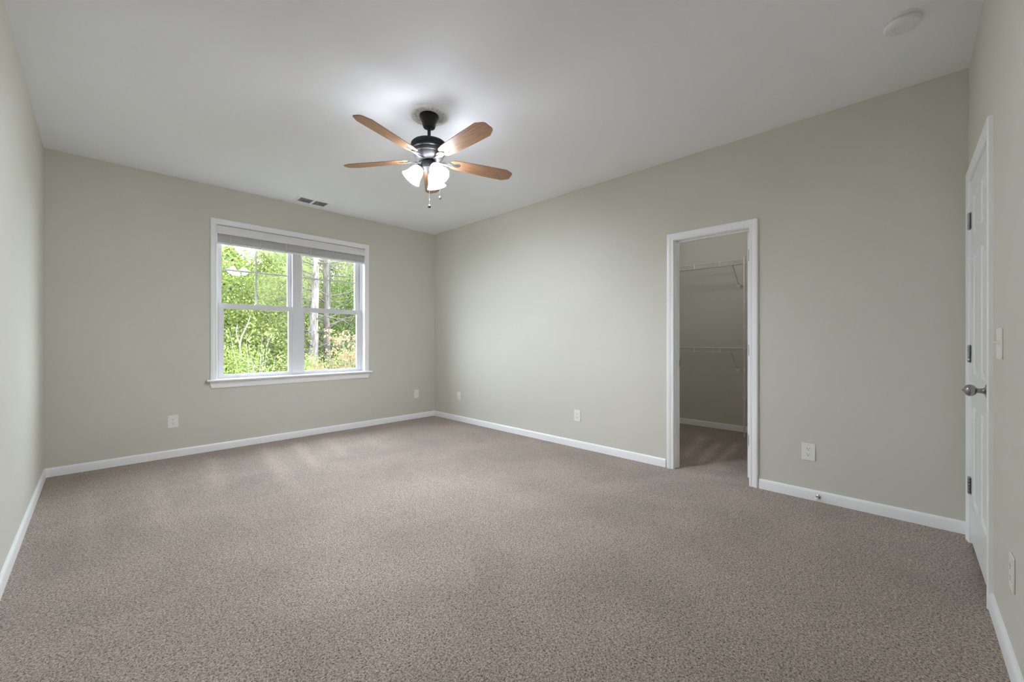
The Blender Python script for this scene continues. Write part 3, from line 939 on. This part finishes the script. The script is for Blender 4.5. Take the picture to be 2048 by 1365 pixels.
# switch
t = plate_base('light_switch', 'white double light switch plate beside the closed door at the right edge', 'light switch', 0.116, 0.122)
t.location = (2.455, YF, 1.128); t.rotation_euler = (0, 0, R(180))
for x in (-0.023, 0.023):
    b = newbm(); box(b, x - 0.0052, x + 0.0052, -0.0062, -0.005, -0.012, 0.012)
    fr_ = obj('toggle_surround', b, M['plate'], t, bevel=0.0008)
    b = newbm()
    vs = box(b, x - 0.004, x + 0.004, -0.018, -0.005, -0.004, 0.004)
    for vv in vs:
        if vv.co.y < -0.01: vv.co.z += 0.007; vv.co.x = x + (vv.co.x - x) * 0.8
    obj('toggle', b, M['plate'], fr_, bevel=0.0012)
    for s in (-1, 1): screw(t, x, s * 0.030)

# door stop on the baseboard
ds = thing('door_stop', 'small silver door stop on the baseboard right of the closet doorway', 'door stop', (XR - BBT, 0.440, 0.036))
rot = Matrix.Rotation(R(-90), 4, 'Y')
b = newbm(); lathe(b, [(0.013, 0), (0.013, 0.003), (0.008, 0.006), (0.0055, 0.010), (0.0055, 0.050), (0.009, 0.053), (0.0095, 0.060)], 24, rot)
obj('stem', b, M['nickel'], ds, smooth=40)
b = newbm(); lathe(b, [(0.0105, 0.058), (0.0115, 0.062), (0.0110, 0.070), (0.007, 0.074), (0.001, 0.075)], 24, rot)
obj('rubber_tip', b, M['plastic'], ds, smooth=40)['label'] = 'white rubber tip'

# ------------------------------------------------------------------ closet shelving
SY0, SY1, SXF = 1.375, CLY1 - 0.005, 5.300
def wire_shelf(zlip, label, braces):
    t = thing('wire_shelf', label, 'wire shelf', (CLX, (SY0 + SY1) / 2, zlip), group='ventilated closet shelves')
    lx = SXF - CLX; ly = (SY1 - SY0) / 2
    def tb(b, pts, r, seg=6): tube(b, pts, r, seg)
    # long rods: two at the front lip, one mid, one at the wall
    b = newbm()
    for x, z in ((lx, 0.0), (lx, -0.050)): tb(b, [(x, -ly, z), (x, ly, z)], 0.0038)
    obj('front_rods', b, M['wire'], t, smooth=60)
    b = newbm()
    for x, z in ((lx * 0.5, -0.004), (-0.006, -0.004)): tb(b, [(x, -ly, z), (x, ly, z)], 0.0030)
    obj('rear_rods', b, M['wire'], t, smooth=60)
    b = newbm()
    n = int(2 * ly / 0.0254)
    for i in range(n + 1):
        y = -ly + 0.006 + i * 0.0254
        if y > ly - 0.003: break
        tb(b, [(-0.004, y, 0.001), (lx + 0.004, y, 0.001), (lx - 0.0015, y, -0.006), (lx - 0.0015, y, -0.052)], 0.0016, 4)
    obj('deck_wires', b, M['wire'], t)
    for yb in braces:
        yy = yb - (SY0 + SY1) / 2
        b = newbm()
        tb(b, [(lx + 0.004, yy, -0.050), (lx + 0.010, yy, -0.056), (-0.014, yy + 0.004, -0.262), (-0.004, yy + 0.004, -0.272)], 0.0055, 8)
        br = obj('shelf_brace', b, M['wire'], t, smooth=50)
        b = newbm(); box(b, -0.018, 0, yy - 0.016, yy + 0.024, -0.292, -0.258)
        box(b, -0.010, 0, yy - 0.006, yy + 0.014, -0.312, -0.292)
        obj('brace_foot', b, M['plastic'], br, bevel=0.003)
    for yc in (1.62, 1.92, 2.26, 2.6):
        yy = yc - (SY0 + SY1) / 2
        b = newbm(); box(b, lx - 0.006, lx + 0.006, yy - 0.005, yy + 0.005, -0.056, 0.006)
        obj('shelf_clip', b, M['plastic'], t, bevel=0.001)
    return t
wire_shelf(2.098, 'upper white wire shelf on the back wall of the closet', (1.482, 2.75))
wire_shelf(1.047, 'lower white wire shelf at mid height on the back wall of the closet', (1.495, 2.75))
# unseen ceiling light added to brighten the closet, above the doorway head
cl = thing('closet_fill_light', 'small round light added to brighten the closet, unseen above and behind the doorway', 'ceiling light', (4.55, 1.75, H))
b = newbm(); lathe(b, [(0.085, 0), (0.088, -0.012), (0.080, -0.018)], 32)
obj('fill_light_base', b, M['plastic'], cl, smooth=40)
b = newbm(); lathe(b, [(0.076, -0.018), (0.078, -0.040), (0.066, -0.070), (0.040, -0.086), (0.010, -0.090)], 32)
obj('fill_globe', b, M['fill_globe'], cl, smooth=60)
# upright pole holding the shelf ends
sp_ = thing('shelf_pole', 'slim white upright pole holding the right ends of the closet wire shelves', 'pole', (5.30, 1.352, 0))
b = newbm(); lathe(b, [(0.0085, 0), (0.0085, 2.125), (0.006, 2.128)], 14)
obj('pole', b, M['wire'], sp_, smooth=40)
for z in (2.098, 1.60, 1.30, 1.047, 0.80, 0.46):
    b = newbm(); lathe(b, [(0.0115, z - 0.020), (0.0115, z + 0.012)], 14)
    box(b, 0.0, 0.030, -0.006, 0.006, z - 0.012, z + 0.004)
    obj('pole_clip', b, M['plastic'], sp_, smooth=30)

# ------------------------------------------------------------------ outdoors
GZ = -2.9
b = newbm(); box(b, -30, 60, YB + 0.6, 70, GZ - 0.2, GZ)
tag(obj('ground', b, M['ground']), 'leafy ground below the trees outside the window', 'ground', kind='structure')

rng = np.random.default_rng(11)
def leaves(name, centers, n_per, spread, size, material, parent, aspect=0.5, droop=0.0, needles=False):
    """one foliage mesh: small four-sided leaves scattered around twig centres"""
    C_ = np.asarray(centers, float)
    n = len(C_) * n_per
    c = np.repeat(C_, n_per, 0) + rng.normal(0, 1, (n, 3)) * np.asarray(spread)
    d = rng.normal(0, 1, (n, 3)); d[:, 2] -= droop; d /= np.linalg.norm(d, axis=1)[:, None]
    r = rng.normal(0, 1, (n, 3)); s = np.cross(d, r); s /= np.linalg.norm(s, axis=1)[:, None]
    ln = size * rng.uniform(0.6, 1.3, n)[:, None]
    wd = ln * aspect
    v = np.empty((n, 4, 3))
    v[:, 0] = c; v[:, 1] = c + d * ln * 0.5 + s * wd * 0.5; v[:, 2] = c + d * ln; v[:, 3] = c + d * ln * 0.5 - s * wd * 0.5
    me = bpy.data.meshes.new(name)
    me.vertices.add(n * 4); me.vertices.foreach_set('co', v.reshape(-1).astype(np.float32))
    me.loops.add(n * 4); me.loops.foreach_set('vertex_index', np.arange(n * 4, dtype=np.int32))
    me.polygons.add(n); me.polygons.foreach_set('loop_start', np.arange(0, n * 4, 4, dtype=np.int32))
    me.update(calc_edges=True)
    me.materials.append(material)
    o = bpy.data.objects.new(name, me); COL.objects.link(o); o.parent = parent
    return o

def trunk_path(h, lean=(0, 0), wob=0.05, n=8, seed=0):
    rr = random.Random(seed)
    pts = []
    for i in range(n + 1):
        t = i / n
        pts.append((lean[0] * t + rr.uniform(-wob, wob) * (i > 0), lean[1] * t + rr.uniform(-wob, wob) * (i > 0), h * t))
    return pts

def deciduous(x, y, h, cr, material, label, seed, cat='tree', low=0.15, npl=26, leaf=0.13, ncl=150, bark='bark_dark', r0=0.09, name='leafy_tree', group='woodland trees outside the window'):
    rr = random.Random(seed)
    t = thing(name, label, cat, (x, y, GZ), rr.uniform(0, 6), group)
    b = newbm()
    p = trunk_path(h * 0.92, (rr.uniform(-.5, .5), rr.uniform(-.5, .5)), 0.06, 8, seed)
    tube(b, p, [r0 * (1 - 0.85 * i / 8) for i in range(9)], 8)
    obj('trunk', b, M[bark], t, smooth=60)
    b = newbm(); cents = []
    nb = 16
    for i in range(nb):
        f = low + (0.95 - low) * i / nb
        k = f * 8 / 0.92 if f < 0.92 else 7.9
        k = min(k, 7.99); q = int(k); u = k - q
        base = Vector(p[q]).lerp(Vector(p[q + 1]), u)
        a = rr.uniform(0, 2 * PI); ln = cr * rr.uniform(0.6, 1.05) * (1.0 - 0.55 * max(0, f - 0.45) / 0.55)
        d = Vector((math.cos(a), math.sin(a), rr.uniform(0.2, 0.7)))
        pts = [base, base + d * ln * 0.5, base + d * ln + Vector((0, 0, 0.1 * ln))]
        tube(b, pts, [r0 * 0.35, r0 * 0.2, r0 * 0.06], 5)
    obj('branches', b, M[bark], t, smooth=60)
    for i in range(ncl):
        f = low + (1 - low) * rr.random() ** 0.9
        a = rr.uniform(0, 2 * PI)
        prof = math.sin(PI * min(1, 0.18 + 0.82 * (f - low) / (1 - low))) ** 0.6
        rad = cr * prof * math.sqrt(rr.random()) + 0.05
        k = min(f * 8, 7.99); q = int(k)
        cents.append((p[q][0] + rad * math.cos(a), p[q][1] + rad * math.sin(a), h * f))
    leaves('foliage', cents, npl, (0.24, 0.24, 0.17), leaf, material, t, 0.55, 0.3)
    return t

# far row closing the view, then a nearer loose row
K = ['leaf_bright', 'leaf_mid', 'leaf_bright', 'leaf_pale', 'leaf_mid', 'leaf_bright']
far = [(-3.2, 21.0, 8.8, 'leaf_mid'), (-0.6, 22.5, 9.0, 'leaf_bright'), (2.0, 20.5, 8.0, 'leaf_mid'), (3.9, 22.0, 8.1, 'leaf_bright'), (5.6, 19.8, 7.9, 'leaf_bright'),
       (7.3, 22.5, 8.6, 'leaf_pale'), (9.2, 20.5, 9.0, 'leaf_pale'), (11.6, 22.5, 9.2, 'leaf_mid'), (14.2, 21.5, 9.0, 'leaf_bright'), (17.2, 23.5, 9.2, 'leaf_mid')]
names_far = ['tall leafy tree far left beyond the window', 'leafy tree left of the far row of woodland', 'dense green tree in the far row behind the left sash',
             'bright green tree in the far row behind the left sash middle', 'bright green tree in the far row behind the window mullion', 'pale green tree in the far row behind the pale pine trunk',
             'pale green tree in the far row behind the dark pine trunk', 'green tree in the far row beyond the right edge of the window', 'leafy tree far to the right beyond the window', 'last leafy tree at the right end of the far row']
for i, (x, y, h, mk) in enumerate(far):
    deciduous(x, y, h, 2.3, M[mk], names_far[i], 100 + i, leaf=0.17, ncl=380, npl=50, r0=0.11)
near = [(-0.4, 13.0, 6.0, 1.5, 'leaf_mid'), (1.1, 14.2, 6.4, 1.4, 'leaf_bright'), (2.3, 15.5, 7.2, 1.5, 'leaf_bright'), (3.6, 14.6, 6.9, 1.3, 'leaf_bright'), (5.0, 16.6, 6.0, 1.2, 'leaf_pale'),
        (7.0, 15.5, 6.4, 1.4, 'leaf_mid'), (8.8, 15.0, 6.4, 1.5, 'leaf_bright')]
names_near = ['green sapling left of what the window shows', 'spring green sapling at the far left of the left sash', 'tall spring green tree filling the left sash',
              'spring green tree at the right of the left sash', 'pale green tree between the two pine trunks', 'green tree right of the dark pine trunk', 'spring green tree beyond the right edge of the window']
for i, (x, y, h, cr_, mk) in enumerate(near):
    deciduous(x, y, h, cr_, M[mk], names_near[i], 200 + i, leaf=0.092, ncl=210, npl=56, r0=0.05)
shrubs = [(0.4, 10.3, 3.5, 'leaf_mid'), (1.5, 10.9, 3.6, 'leaf_bright'), (2.35, 11.4, 3.7, 'leaf_bright'), (3.2, 11.2, 3.5, 'leaf_bright'), (4.1, 11.8, 3.45, 'leaf_pale'), (5.1, 11.6, 3.5, 'leaf_bright'), (6.3, 11.6, 3.6, 'leaf_mid')]
names_sh = ['shrub left of what the window shows', 'green shrub at the lower left corner of the left sash', 'leafy green shrub at the bottom of the left sash', 'leafy green shrub beside the window mullion',
            'pale shrub at the foot of the pale pine trunk', 'green shrub at the foot of the dark pine trunk', 'shrub beyond the right edge of the window']
for i, (x, y, h, mk) in enumerate(shrubs):
    deciduous(x, y, h, 0.75, M[mk], names_sh[i], 300 + i, cat='shrub', name='leafy_shrub', low=0.25, leaf=0.062, ncl=130, npl=52, r0=0.03, bark='twig', group='shrubs below the window')

# the two pines in the right sash
def pine(x, y, h, r0, bark, label, seed, lean):
    rr = random.Random(seed)
    t = thing('pine_tree', label, 'pine tree', (x, y, GZ), 0, 'pines outside the window')
    p = trunk_path(h, lean, 0.025, 14, seed)
    b = newbm(); tube(b, p, [r0 * (1 - 0.6 * i / 14) for i in range(15)], 14)
    obj('trunk', b, M[bark], t, smooth=60)
    b = newbm(); cents = []
    for i in range(34):
        z = rr.uniform(0.34, 0.97) * h
        k = z / h * 14; q = min(int(k), 13)
        base = Vector(p[q]).lerp(Vector(p[q + 1]), k - q)
        a = rr.uniform(0, 2 * PI); ln = rr.uniform(0.9, 2.2)
        d = Vector((math.cos(a), math.sin(a), rr.uniform(-0.15, 0.35)))
        pts = [base]
        for s in range(1, 5):
            pts.append(base + d * ln * s / 4 + Vector((rr.uniform(-.06, .06), rr.uniform(-.06, .06), 0.03 * s * s * rr.uniform(-0.6, 1))))
        tube(b, pts, [0.028, 0.022, 0.017, 0.011, 0.005], 6)
        if z > GZ * -1 + 2.2:
            for q_ in (3, 4): cents.append(tuple(pts[q_]))
            cents.append(tuple((pts[3] + pts[4]) / 2 + Vector((rr.uniform(-.2, .2), rr.uniform(-.2, .2), 0))))
    obj('branches', b, M['bark_dark'], t, smooth=60)
    leaves('foliage', cents, 150, (0.16, 0.16, 0.12), 0.20, M['needle'], t, 0.035, 0.3)
    return t
pine(4.52, 13.0, 9.5, 0.165, 'bark_pale', 'pale barked pine trunk at the left of the right sash', 41, (0.35, 0.3))
pine(5.45, 14.0, 9.0, 0.150, 'bark_dark', 'dark barked pine trunk in the middle of the right sash', 44, (0.0, 0.3))

# bare-twigged shrubs and peach-leaved seedlings close to the house
def twig_shrub(x, y, h, n, label, seed, mk, name, cat, leafn, group=None, fan_=0.55, r0=0.016):
    rr = random.Random(seed)
    t = thing(name, label, cat, (x, y, GZ), 0, group)
    b = newbm(); cents = []
    for i in range(n):
        a = rr.uniform(0, 2 * PI); sp = rr.uniform(0.1, fan_)
        top = Vector((math.cos(a) * sp, math.sin(a) * sp, h * rr.uniform(0.8, 1.0)))
        mid = Vector((top.x * 0.25, top.y * 0.25, h * 0.62))
        pts = [Vector((rr.uniform(-.03, .03), rr.uniform(-.03, .03), 0)), mid, (mid + top) / 2 + Vector((rr.uniform(-.04, .04), rr.uniform(-.04, .04), 0)), top]
        tube(b, pts, [r0, r0 * 0.8, r0 * 0.55, r0 * 0.25], 6)
        cents.append(tuple(top)); cents.append(tuple((mid + top) / 2))
        for s in range(4):
            f = rr.uniform(0.2, 0.95); base = mid.lerp(top, f)
            e = base + Vector((rr.uniform(-.3, .3), rr.uniform(-.3, .3), rr.uniform(0.05, 0.28)))
            tube(b, [base, base.lerp(e, 0.5) + Vector((0, 0, 0.02)), e], [r0 * 0.45, r0 * 0.3, r0 * 0.15], 5)
            cents.append(tuple(e))
    obj('stems', b, M['twig'], t, smooth=60)
    if leafn: leaves('foliage', cents, leafn, (0.07, 0.07, 0.05), 0.075, M[mk], t, 0.6, 0.5)
    return t
twig_shrub(2.18, 9.0, 4.30, 9, 'nearly bare pale twigged shrub at the bottom of the left sash', 51, 'leaf_bright', 'twiggy_shrub', 'shrub', 4, 'shrubs below the window', 0.75, 0.009)
twig_shrub(3.95, 9.0, 4.35, 8, 'peach leaved seedling tree at the lower right of the right sash', 52, 'leaf_pink', 'seedling_tree', 'seedling', 20, 'peach leaved seedlings', 0.5, 0.010)
twig_shrub(3.53, 9.4, 3.95, 4, 'small peach leaved seedling at the lower left of the right sash', 55, 'leaf_pink', 'seedling_tree', 'seedling', 18, 'peach leaved seedlings', 0.3, 0.010)
# forked pale sapling stem in the left sash
t = thing('forked_sapling', 'pale forked sapling stem in the left sash', 'sapling', (2.48, 11.9, GZ), 0)
b = newbm()
tube(b, [(0, 0, 0), (0.03, 0, 2.0), (0.0, 0, 3.98)], [0.035, 0.028, 0.022], 8)
tube(b, [(0.0, 0, 3.96), (0.04, 0, 4.14), (0.15, 0, 4.40), (0.24, 0.05, 4.66)], [0.020, 0.017, 0.013, 0.006], 8)
tube(b, [(0.0, 0, 3.96), (-0.06, 0, 4.12), (-0.08, 0, 4.28), (-0.05, 0, 4.44)], [0.018, 0.015, 0.010, 0.005], 8)
obj('stem', b, M['twig'], t, smooth=60)
